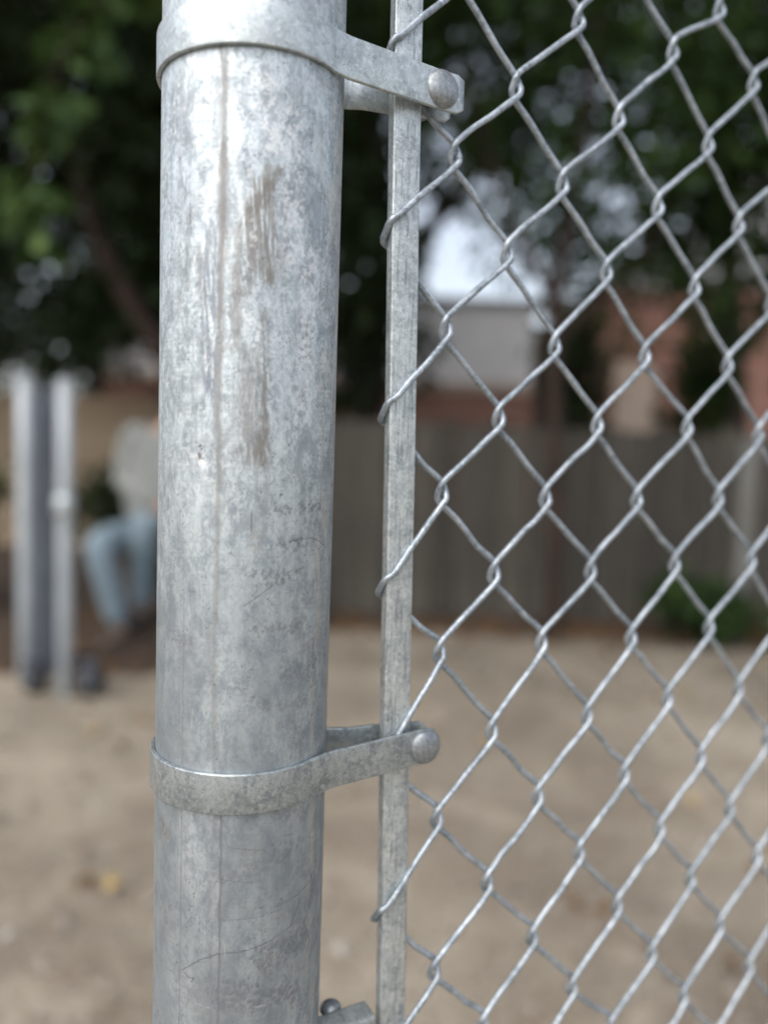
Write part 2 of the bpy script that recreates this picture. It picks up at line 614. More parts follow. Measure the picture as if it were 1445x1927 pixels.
tree('thin reddish trunked tree standing in front of the board fence', (.98, 4.35, 0),
     [([(0, 0, -.1), (0, 0, .6), (-.04, 0, 1.2), (-.05, .05, 1.9), (.1, .2, 3.0), (.2, .3, 4.3)], (.055, .05, .045, .042, .03, .015)),
      ([(-.04, .02, 1.7), (.5, .2, 2.3), (1.0, .4, 3.1)], (.03, .025, .012)),
      ([(-.05, .05, 1.9), (-.35, .2, 2.5), (-.6, .3, 3.3)], (.028, .022, .012))],
     [((.5, .4, 3.0), (1.0, .9, .85)), ((1.5, .5, 2.6), (.9, .8, .75)), ((1.2, .5, 3.7), (1.3, 1.0, .9)), ((-.2, .4, 3.6), (.9, .8, .9)),
      ((2.2, .5, 3.4), (.9, .8, .9)), ((.35, .3, 2.15), (.55, .4, .40)), ((.95, .4, 1.95), (.5, .4, .38)), ((-.05, .35, 2.75), (.5, .5, .4))],
     9200, .105, M['leaf_mid'], 23, sub=9)
tree('broad shade tree spreading its branches behind the white house gap', (-.2, 7.3, 0),
     [([(0, 0, -.1), (.0, 0, 1.2), (.1, .1, 2.6), (0, .1, 4.2), (-.1, 0, 6.0)], (.2, .17, .13, .09, .04)),
      ([(.05, 0, 1.8), (-.8, .1, 2.8), (-1.5, .1, 4.0)], (.1, .07, .03)),
      ([(.1, .1, 2.6), (.9, .1, 3.6), (1.6, .2, 4.8)], (.09, .06, .03))],
     [((-1.0, 0, 4.0), (1.7, 1.2, 1.5)), ((-.1, 0, 3.2), (.7, 1.0, 1.1)), ((.9, 0, 4.9), (1.8, 1.2, 1.2)), ((-.6, .2, 5.8), (2.2, 1.4, 1.2)), ((-1.8, 0, 2.6), (1.3, 1.0, 1.0)),
      ((-.05, 0, 2.1), (.5, .7, .55)), ((.52, 0, 2.5), (.17, .4, .9)), ((.62, 0, 3.5), (.38, .5, .40)), ((.42, 0, 2.9), (.2, .4, .6))],
     21500, .13, M['leaf_dark'], 31, sub=9)
tree('tall open crowned tree in front of the brick house', (3.3, 7.4, 0),
     [([(0, 0, -.1), (0, 0, 1.3), (-.1, 0, 2.6), (-.2, .1, 4.2), (0, 0, 5.8)], (.16, .14, .11, .08, .03)),
      ([(-.05, 0, 2.0), (.8, .1, 3.0), (1.3, .2, 4.2)], (.08, .06, .03)),
      ([(-.1, 0, 2.4), (-.9, .1, 3.3), (-1.4, .1, 4.4)], (.08, .06, .03))],
     [((-1.1, 0, 4.3), (1.2, 1.0, 1.1)), ((.4, 0, 4.6), (1.5, 1.1, 1.1)), ((-.3, 0, 5.8), (2.2, 1.3, 1.0)), ((-.9, 0, 3.0), (.85, .8, .8)), ((1.4, .1, 4.2), (1.0, .9, 1.0)), ((-.25, 0, 2.5), (.55, .6, .45)),
      ((-1.3, 0, 2.2), (.6, .6, .5))],
     6400, .125, M['leaf_mid'], 47, sub=9)
tree('dense dark tree filling the far left edge beyond the posts', (-4.6, 6.6, 0),
     [([(0, 0, -.1), (0, 0, 1.4), (.1, 0, 3.0), (0, 0, 5.2)], (.18, .15, .1, .03)),
      ([(.05, 0, 1.8), (.9, 0, 2.8), (1.3, 0, 4.0)], (.09, .06, .03))],
     [((.4, 0, 3.6), (1.8, 1.2, 1.4)), ((1.5, .1, 3.0), (1.1, .9, .8)), ((.6, .1, 5.0), (2.0, 1.3, 1.2)), ((-.8, 0, 2.6), (1.2, 1.0, 1.0))],
     14000, .13, M['leaf_dark'], 53, sub=9)
tree('low bushy evergreen tree rising over the tan garden wall', (-3.4, 8.9, 0),
     [([(0, 0, -.1), (0, 0, 1.0), (.05, 0, 2.2), (0, 0, 3.6)], (.14, .12, .08, .03)),
      ([(0, 0, 1.0), (.9, 0, 1.7), (1.6, 0, 2.5)], (.07, .05, .02))],
     [((-1.0, 0, 2.4), (1.3, .8, 1.2)), ((.6, 0, 2.5), (1.3, .8, 1.2)), ((1.9, 0, 2.4), (1.0, .8, 1.1)), ((2.6, -.2, 1.7), (.7, .6, .8))],
     7500, .14, M['leaf_dark'], 59, sub=9)


tree('added spreading tree whose wide unseen crown overhead shades the yard', (-3.3, 3.9, 0),  # added out of view: overhead crown blocks skylight so the sky gaps look brighter
     [([(0, 0, -.1), (0, 0, 1.4), (.1, -.1, 3.0), (.4, -.3, 4.6), (.7, -.5, 6.0)], (.19, .16, .13, .09, .03)),
      ([(.1, -.1, 2.8), (1.6, -.5, 4.2), (3.4, -.9, 5.0), (5.2, -.8, 5.3)], (.10, .08, .05, .02)),
      ([(.2, -.2, 3.4), (.9, -1.4, 4.6), (1.8, -2.6, 5.1)], (.08, .06, .02))],
     [((1.0, -.4, 5.2), (1.8, 1.4, .8)), ((3.0, -.7, 5.4), (1.7, 1.4, .8)), ((5.0, -.8, 5.8), (1.6, 1.1, .7)), ((2.0, -2.4, 5.4), (1.5, 1.2, .7)), ((4.2, -2.2, 5.7), (1.5, 1.2, .7)), ((-.8, -.6, 5.0), (1.4, 1.3, .8))],
     15000, .14, M['leaf_mid'], 83, sub=8)


def bush(label, base, clumps, n, size, mat, seed, group='shrubs along the planting beds'):
    r = np.random.default_rng(seed)
    t = empty('bush', base, label, 'bush', group)
    V, F, k = [], [], 0
    for i in range(6):
        a = i * 1.05 + seed
        c, rad = clumps[i % len(clumps)]
        tip = np.array(c) + np.array([math.cos(a), math.sin(a), .4]) * np.array(rad) * .6
        v, f = tube_arrays(catmull([(0, 0, -.04), tip * .45, tip], 5), .009, 6)
        V.append(v)
        F.append(f + k)
        k += len(v)
    from_np('stem', np.vstack(V), np.vstack(F), M['bark'], t, True)
    cs, rs = [], []
    for c, rad in clumps:
        c, rad = np.array(c, float), np.array(rad, float)
        for _ in range(5):
            d = r.normal(size=3)
            d /= np.linalg.norm(d)
            cs.append(c + d * rad * r.uniform(.2, .8))
            rs.append(rad * r.uniform(.4, .65))
    v, f = leaf_cloud(r, cs, rs, n, size)
    from_np('foliage', v, f, mat, t, False)
    return t


bush('mid green bush at the foot of the board fence behind the wire mesh', (1.72, 4.35, 0), [((0, 0, .22), (.28, .2, .2)), ((.22, .05, .16), (.2, .15, .14))], 900, .08, M['leaf_mid'], 61)
bush('low yellowish green bush at the right end of the board fence', (2.35, 4.3, 0), [((0, 0, .16), (.25, .18, .16)), ((.3, 0, .2), (.22, .16, .18))], 700, .08, M['leaf_light'], 62)
bush('small weed clump low on the dark ground just left of the fence post', (-.98, 3.72, 0), [((0, 0, .1), (.13, .1, .1))], 260, .06, M['leaf_light'], 63)
bush('dark leafy bush behind the seated person', (-1.1, 5.25, 0), [((0, 0, .7), (.8, .4, .6)), ((-.7, .1, .5), (.5, .4, .45)), ((.5, .1, .8), (.4, .35, .6))], 5200, .09, M['leaf_dark'], 64)
bush('green bush at the left edge behind the pale steel posts', (-2.35, 4.3, 0), [((0, 0, .75), (.28, .3, .3)), ((-.4, .1, .6), (.4, .3, .5))], 1300, .09, M['leaf_mid'], 65)

bush('tall dark shrub rising behind the board fence beside the white house', (1.45, 6.0, 0), [((0, 0, 1.0), (.36, .3, .9)), ((.0, .05, 1.75), (.34, .3, .55))], 1500, .10, M['leaf_dark'], 66, 'shrubs behind the board fence')
bush('tall green shrub rising behind the board fence before the brick house', (2.45, 6.0, 0), [((0, 0, 1.0), (.38, .3, .9)), ((.08, .05, 1.7), (.36, .3, .6))], 1500, .10, M['leaf_mid'], 67, 'shrubs behind the board fence')

# ------------------------------------------------------------------ hanging branch, near the camera at the upper left
hb = empty('hanging_branch', (-1.62, 3.7, 2.95), 'light green leafy branch drooping in front of the dark foliage, upper left', 'branch')
r_ = np.random.default_rng(77)
bp = catmull([(.9, .9, .9), (.55, .3, .55), (.25, 0, .15), (.02, -.05, -.35), (-.1, 0, -.85)], 8)
v, f = tube_arrays(bp, np.linspace(.02, .004, len(bp)), 6)
from_np('stem', v, f, M['bark'], hb, True)
v, f = leaf_cloud(r_, [(.35, .1, .35), (.15, 0, -.05), (.0, -.03, -.4), (-.1, 0, -.75), (-.05, 0, -.95)], [(.16, .15, .14), (.11, .1, .15), (.1, .1, .16), (.11, .1, .12), (.08, .08, .08)], 230, .17, .3, .8)
from_np('leaves', v, f, M['leaf_light'], hb)

# ------------------------------------------------------------------ houses beyond the fence
def window(parent, x0, x1, z0, z1, y):
    fr = box('window', (x0 - .06, x1 + .06, y - .05, y - .001, z0 - .06, z1 + .06), M['trim'], parent, .01)
    box('pane', (x0, x1, y - .056, y - .051, z0, z1), M['glass'], fr)


h1 = empty('house', (-.6, 10.2, 0), 'white clapboard house over a brick base, beyond the board fence', 'house')
box('brick_base', (-3.2, 2.5, 0, 6, -.1, 1.85), M['brick'], h1)
box('wall', (-3.17, 2.47, .03, 5.97, 1.85, 3.05), M['siding'], h1)
bm = bmesh.new()
vs = [bm.verts.new(p) for p in ((-3.6, -.05, 3.06), (2.9, -.05, 3.06), (2.9, 3, 3.35), (-3.6, 3, 3.35), (2.9, 6.35, 2.98), (-3.6, 6.35, 2.98))]
bm.faces.new((vs[0], vs[1], vs[2], vs[3]))
bm.faces.new((vs[3], vs[2], vs[4], vs[5]))
bmesh.ops.solidify(bm, geom=bm.faces[:], thickness=.14)
from_bm('roof', bm, M['roof'], h1, False)
box('trim_board', (-3.19, 2.49, -.02, .03, 1.85, 1.98), M['trim'], h1, .005)
window(h1, -2.2, -1.2, 2.1, 2.85, .03)

h2 = empty('house', (5.4, 10.6, 0), 'red brick house with a white gable at the right edge', 'house')
box('wall', (-2.6, 3.6, 0, 6, -.1, 3.35), M['brick'], h2)
bm = bmesh.new()
P = [(-2.6, .02, 3.35), (3.6, .02, 3.35), (.5, .02, 5.6), (-2.6, 5.9, 3.35), (3.6, 5.9, 3.35), (.5, 5.9, 5.6)]
vs = [bm.verts.new(p) for p in P]
for q in ((0, 1, 2), (5, 4, 3), (0, 2, 5, 3), (2, 1, 4, 5), (1, 0, 3, 4)):
    bm.faces.new([vs[i] for i in q])
from_bm('gable', bm, M['siding'], h2, False)
bm = bmesh.new()
vs = [bm.verts.new(p) for p in ((-3.0, -.4, 3.11), (.5, -.4, 5.66), (.5, 6.3, 5.66), (-3.0, 6.3, 3.11), (4.0, -.4, 3.11), (4.0, 6.3, 3.11))]
bm.faces.new((vs[0], vs[1], vs[2], vs[3]))
bm.faces.new((vs[1], vs[4], vs[5], vs[2]))
bmesh.ops.solidify(bm, geom=bm.faces[:], thickness=-.14)
from_bm('roof', bm, M['roof'], h2, False)
box('door_surround', (-2.35, -1.75, -.08, -.001, -.1, 2.35), M['trim'], h2, .01)
box('door', (-2.25, -1.85, -.10, -.081, -.05, 2.2), M['trim'], h2, .005)
window(h2, 1.7, 2.8, 1.0, 2.2, 0)

# tan wall far left
tw = box('garden_wall', (-8.5, -2.2, 7.6, 7.8, -.1, 1.5), M['stucco'], None, .02)
tag(tw, 'tan stucco garden wall showing in the gaps around the pale steel posts', 'wall')

# ------------------------------------------------------------------ weathered board fence
bf = empty('board_fence', (-.72, 4.78, 0), 'weathered grey board fence across the yard behind the wire mesh', 'fence')
bm = bmesh.new()
box_bm(bm, 0, .138, -.011, .011, .03, 1.24)
for v in bm.verts:                           # dog-ear the two top corners
    pass
top = [e for e in bm.edges if all(v.co.z > 1.2 for v in e.verts) and abs(e.verts[0].co.x - e.verts[1].co.x) < .01]
bmesh.ops.bevel(bm, geom=top, offset=.022, segments=1, affect='EDGES')
bme = bpy.data.meshes.new('board')
bm.to_mesh(bme)
bm.free()
bme.materials.append(M['wood'])
rb = random.Random(2)
for i in range(40):
    o = bpy.data.objects.new('board', bme)
    C.objects.link(o)
    o.parent = bf
    o.location = (i * .146 + rb.uniform(-.003, .003), rb.uniform(-.004, .004), rb.uniform(-.035, .025))
    o.rotation_euler = (rb.uniform(-.004, .004), rb.uniform(-.008, .008), 0)
for z in (.3, 1.0):
    box('rail', (-.05, 5.9, .017, .055, z - .045, z + .045), M['rail'], bf, .004)
for x in (.02, 1.95, 3.9, 5.8):
    box('fence_post', (x - .045, x + .045, .058, .148, -.3, 1.22), M['rail'], bf, .006)

# ------------------------------------------------------------------ pale posts
def round_post(name, x, y, h, rad, mat, label, group=None, cap=True):
    t = empty(name, (x, y, 0), label, 'post', group)
    a = tube('pipe', [(0, 0, -.2), (0, 0, .4), (0, 0, h * .7), (0, 0, h)], rad, mat, t, 20)
    if cap:
        bm = bmesh.new()
        bmesh.ops.create_uvsphere(bm, u_segments=20, v_segments=10, radius=rad * 1.12)
        bmesh.ops.scale(bm, vec=(1, 1, .55), verts=bm.verts)
        bmesh.ops.translate(bm, vec=(0, 0, h), verts=bm.verts)
        from_bm('cap', bm, mat, t)
    return t


round_post('steel_post', -1.52, 3.25, 1.30, .031, M['post'], 'pale steel post at the left edge, taller and bluer of the pair', 'pale steel posts at the left')
p2 = round_post('steel_post', -1.29, 3.10, 1.28, .029, M['post'], 'pale steel post with a bright clamp halfway up, nearer of the pair', 'pale steel posts at the left')
tube('clamp', [(0, 0, .735), (0, 0, .755), (0, 0, .815), (0, 0, .83)], (.032, .040, .040, .032), M['strap'], p2, 20)
sp = empty('slate_post', (-1.51, 3.42, 0), 'dark slate square post between the two pale steel posts', 'post')
box('post', (-.05, .06, -.05, .05, -.2, 1.24), M['slate'], sp, .006)
box('cap', (-.06, .07, -.06, .06, 1.241, 1.275), M['slate'], sp, .01)


def caster(x, y, label, rz):
    t = empty('gate_caster', (x, y, 0), label, 'caster', 'black casters at the foot of the posts', rz)
    bm = bmesh.new()
    bmesh.ops.create_cone(bm, cap_ends=True, segments=28, radius1=.062, radius2=.062, depth=.045)
    es = [e for e in bm.edges if abs(e.verts[0].co.z - e.verts[1].co.z) < 1e-5]
    bmesh.ops.bevel(bm, geom=es, offset=.01, segments=2, affect='EDGES')
    bmesh.ops.rotate(bm, matrix=Matrix.Rotation(R_(90), 3, 'X'), verts=bm.verts)
    bmesh.ops.translate(bm, vec=(0, 0, .062), verts=bm.verts)
    from_bm('wheel', bm, M['rubber'], t)
    bm = bmesh.new()
    box_bm(bm, -.016, .016, -.040, -.028, .05, .135, .002)
    box_bm(bm, -.016, .016, .028, .040, .05, .135, .002)
    box_bm(bm, -.03, .03, -.042, .042, .136, .146, .002)
    from_bm('fork', bm, M['slate'], t, False)
    tube('axle', [(0, -.05, .062), (0, 0, .062), (0, .05, .062)], .007, M['post'], t, 10)
    return t


caster(-1.185, 3.10, 'black rubber caster right of the clamped steel post', .2)
caster(-1.425, 3.12, 'black rubber caster between the two pale steel posts', -.3)
round_post('wooden_post', 2.14, 4.55, 1.16, .05, M['grey_wood'], 'weathered pale grey round post in front of the board fence at the right edge', None, True)

# ------------------------------------------------------------------ seated person
def skin_mesh(name, joints, bones, mat, parent, sub=2):
    me = bpy.data.meshes.new(name)
    me.from_pydata([j[0] for j in joints], bones, [])
    o = bpy.data.objects.new(name, me)
    C.objects.link(o)
    md = o.modifiers.new('skin', 'SKIN')
    sv = me.skin_vertices[0].data
    for i, j in enumerate(joints):
        sv[i].radius = (j[1], j[2] if len(j) > 2 else j[1])
    sv[0].use_root = True
    s2 = o.modifiers.new('sub', 'SUBSURF')
    s2.levels = s2.render_levels = sub
    dg = bpy.context.evaluated_depsgraph_get()
    me2 = bpy.data.meshes.new_from_object(o.evaluated_get(dg))
    bpy.data.objects.remove(o)
    me2.name = name
    me2.materials.clear()
    return link(name, me2, mat, parent)


person = empty('person', (-1.26, 4.25, 0), 'person in a grey shirt and light blue jeans sitting left of the fence post', 'person')
HP = (0.03, 0.05, .56)
hipL, hipR = (-.09, .02, .54), (.13, .02, .54)
kneeL, ankL, toeL = (-.175, -.42, .55), (-.08, -.36, .10), (-.12, -.50, .035)
kneeR, ankR, toeR = (.02, -.30, .665), (-.045, -.12, .15), (-.09, -.26, .06)
chest, neck, headp = (.02, .10, .98), (.075, .09, 1.20), (.13, .035, 1.335)
shL, shR = (-.17, .09, 1.12), (.21, .09, 1.12)
elL, wrL = (-.195, .03, .82), (.14, -.20, .70)
elR, wrR = (.29, -.04, .86), (.17, -.26, .74)


def hand(wr, dirv, side):
    """Palm, four unequal bent fingers and a thumb as joints/bones for the skinned body."""
    d = Vector(dirv).normalized()
    s = Vector(side).normalized()
    dn = d.cross(s).normalized()
    J, B = [], []
    palm = Vector(wr) + d * .05
    J.append((tuple(palm), .026, .016))
    for i, (off, ln) in enumerate(((-.030, .060), (-.010, .072), (.011, .066), (.030, .052))):
        k = palm + d * .035 + s * off
        J.append((tuple(k), .0095))
        J.append((tuple(k + d * ln * .5 - dn * .008), .0085))
        J.append((tuple(k + d * ln * .85 - dn * .028), .0075))
        b = 1 + i * 3
        B += [(0, b), (b, b + 1), (b + 1, b + 2)]
    th = palm - d * .02 + s * .03
    J.append((tuple(th), .011))
    J.append((tuple(th + d * .035 + s * .022 - dn * .01), .0095))
    B += [(0, 13), (13, 14)]
    return J, B


J = [(HP, .12, .10), ((.02, .09, .76), .12, .09), (chest, .14, .10), (neck, .05), ((.10, .07, 1.255), .056), (headp, .088, .098), ((.13, .04, 1.41), .078, .09),
     (shL, .055), (elL, .042), (wrL, .028), (shR, .055), (elR, .042), (wrR, .028),
     (hipL, .085), (kneeL, .058), (ankL, .034), (tuple(Vector(ankL) + Vector((.012, .03, -.045))), .024), (hipR, .085), (kneeR, .058), (ankR, .034), (tuple(Vector(ankR) + Vector((.012, .03, -.045))), .024)]
B = [(0, 1), (1, 2), (2, 3), (3, 4), (4, 5), (5, 6), (2, 7), (7, 8), (8, 9), (2, 10), (10, 11), (11, 12), (0, 13), (13, 14), (14, 15), (15, 16), (0, 17), (17, 18), (18, 19), (19, 20)]
for wr, el, wi, sd_ in ((wrL, elL, 9, (1, 0, 0)), (wrR, elR, 12, (-1, 0, 0))):
    hj, hb_ = hand(wr, Vector(wr) - Vector(el), sd_)
    k = len(J)
    J += hj
    B += [(a + k, b + k) for a, b in hb_] + [(wi, k)]
skin_mesh('body', J, B, M['skin'], person)
skin_mesh('shirt', [((-.02, -.02, .575), .19, .165), ((-.015, .05, .76), .185, .13), (chest, .185, .13), ((.03, .10, 1.16), .10, .08), (shL, .078), (elL, .066), (shR, .078), (elR, .066), ((.08, -.165, .725), .05), ((.19, -.22, .765), .05)],
          [(0, 1), (1, 2), (2, 3), (2, 4), (4, 5), (2, 6), (6, 7), (5, 8), (7, 9)], M['shirt'], person)
skin_mesh('jeans', [((.02, .05, .57), .15, .12), (hipL, .105), (kneeL, .078), (ankL, .058), (hipR, .105), (kneeR, .078), (ankR, .058)],
          [(0, 1), (1, 2), (2, 3), (0, 4), (4, 5), (5, 6)], M['jeans'], person)
for a, t_, mt in ((ankL, toeL, M['shoe']), (ankR, toeR, M['dark_shoe'])):
    a, t_ = Vector(a), Vector(t_)
    hl = a + Vector((.02, .06, -.055))
    skin_mesh('shoe', [(tuple(a + Vector((0, .01, -.02))), .045), (tuple(hl), .042, .035), (tuple((hl + t_) / 2 + Vector((0, 0, .01))), .046, .038), (tuple(t_), .043, .032)], [(0, 1), (1, 2), (2, 3)], mt, person)
bm = bmesh.new()
bmesh.ops.create_uvsphere(bm, u_segments=24, v_segments=16, radius=1)
for v in bm.verts:
    c = v.co
    w_ = 1 + .05 * math.sin(9 * c.x + 5 * c.z) * math.cos(7 * c.y)
    back = max(0, c.y)
    v.co = (headp[0] + c.x * .098 * w_, headp[1] + .022 + c.y * .112 * w_, headp[2] + .035 + c.z * .125 * w_ - back * .02)
bmesh.ops.delete(bm, geom=[v for v in bm.verts if (v.co.y < headp[1] - .045 and v.co.z < headp[2] + .062) or v.co.z < headp[2] - .075], context='VERTS')
from_bm('hair', bm, M['hair'], person)
for sx in (-1, 1):
    bm = bmesh.new()
    bmesh.ops.create_uvsphere(bm, u_segments=12, v_segments=8, radius=.011)
    bmesh.ops.translate(bm, vec=(headp[0] + sx * .032, headp[1] - .078, headp[2] + .01), verts=bm.verts)
    from_bm('eye', bm, M['eye'], person)
    bm = bmesh.new()
    bmesh.ops.create_uvsphere(bm, u_segments=12, v_segments=8, radius=1)
    bmesh.ops.scale(bm, vec=(.012, .02, .032), verts=bm.verts)
    bmesh.ops.translate(bm, vec=(headp[0] + sx * .088, headp[1] + .005, headp[2] + .0), verts=bm.verts)
    from_bm('ear', bm, M['skin'], person)
skin_mesh('nose', [((headp[0], headp[1] - .080, headp[2] + .012), .007), ((headp[0], headp[1] - .094, headp[2] - .022), .010), ((headp[0], headp[1] - .080, headp[2] - .028), .010)], [(0, 1), (1, 2)], M['skin'], person, 1)
tube('mouth', [(headp[0] - .024, headp[1] - .070, headp[2] - .054), (headp[0], headp[1] - .080, headp[2] - .052), (headp[0] + .024, headp[1] - .070, headp[2] - .054)], (.004, .007, .004), M['trim'], person, 8, 4)

be = empty('bench', (-1.15, 4.36, 0), 'low dark timber bench under the seated person', 'bench')
for i, y in enumerate((-.12, .0, .12)):
    box('seat_slat', (-.35, .65, y - .052, y + .052, .40, .435), M['timber'], be, .004)
for x in (-.28, .58):
    for y in (-.12, .12):
        box('leg', (x - .03, x + .03, y - .03, y + .03, -.01, .399), M['timber'], be, .003)

# ------------------------------------------------------------------ fallen leaves
rl = random.Random(12)
spots = [(-.98, 2.67), (-1.03, 2.05), (1.40, 3.37), (.17, 3.07), (.86, 4.14), (-.59, 1.75), (.40, 2.7), (2.0, 3.8), (-.62, 2.45), (.95, 2.3)]
where = ['left of the post, halfway back', 'at the left edge', 'far right behind the mesh', 'just beyond the tension bar', 'by the thin reddish trunk',
         'low left near the camera', 'in the open dirt behind the mesh', 'beside the bush at the far right', 'closest to the round post on its left', 'lowest of those behind the mesh']
for i, ((x, y), wh) in enumerate(zip(spots, where)):
    bm = bmesh.new()
    L, W = rl.uniform(.05, .075), rl.uniform(.02, .028)
    mid = [bm.verts.new((0, L * t, .012 * math.sin(t * 3) + .003)) for t in (0, .33, .66, 1)]
    for sx in (-1, 1):
        side = [bm.verts.new((sx * W * k, L * t, .012 + .01 * k + rl.uniform(0, .006))) for t, k in ((.3, .9), (.65, .8))]
        for q in ((mid[0], mid[1], side[0]), (mid[1], mid[2], side[1], side[0]), (mid[2], mid[3], side[1])):
            bm.faces.new(q if sx > 0 else q[::-1])
    o = from_bm('fallen_leaf', bm, M['yellow'], None, True)
    o.location = (x, y, .006)
    o.rotation_euler = (0, 0, rl.uniform(0, 6.28))
    tag(o, 'yellow fallen leaf on the dirt ' + wh, 'leaf', 'yellow leaves fallen on the dirt')
r_ = np.random.default_rng(99)
n_ = 1500
X = np.concatenate([r_.uniform(-.7, 4.5, 1000), r_.uniform(-3, -.8, 440), r_.uniform(-1.2, 1.9, 60)])
Y = np.concatenate([r_.normal(4.5, .12, 1000), r_.uniform(3.3, 4.6, 440), r_.uniform(1.4, 4.2, 60)])
v, f = leaf_cloud(r_, np.stack([X, Y, np.full(n_, .03)], -1), np.full((n_, 3), (.02, .02, .012)), n_, .055, .2, 0)
v[:, 2] = np.maximum(v[:, 2], .004) * .8
from_np('leaf_litter', v, f, M['brown_leaf'], None, False, 'stuff')

# ------------------------------------------------------------------ the round post in front
PX, PY, PR = -.0483, .27022, .03015
ang0 = math.atan2(-PY, -PX)


def vnoise(x, y, seed, octaves=4, rough=.55):
    """Fractal value noise on arrays, 0..1."""
    out, amp, tot = 0, 1.0, 0
    for o in range(octaves):
        xs, ys = x * 2 ** o + 17.3 * o, y * 2 ** o + 9.1 * o
        xi, yi = np.floor(xs).astype(np.int64), np.floor(ys).astype(np.int64)
        fx, fy = xs - xi, ys - yi
        fx, fy = fx * fx * (3 - 2 * fx), fy * fy * (3 - 2 * fy)

        def h(i, j):
            k = (i * 374761393 + j * 668265263 + (seed + o) * 974634777) & 0xffffffff
            k = ((k ^ (k >> 13)) * 1274126177) & 0xffffffff
            return ((k ^ (k >> 16)) & 0xffff) / 65535.0
        v = (h(xi, yi) * (1 - fx) + h(xi + 1, yi) * fx) * (1 - fy) + (h(xi, yi + 1) * (1 - fx) + h(xi + 1, yi + 1) * fx) * fy
        out = out + v * amp
        tot += amp
        amp *= rough
    return out / tot


def sstep(x, a, b):
    t = np.clip((x - a) / (b - a), 0, 1)
    return t * t * (3 - 2 * t)


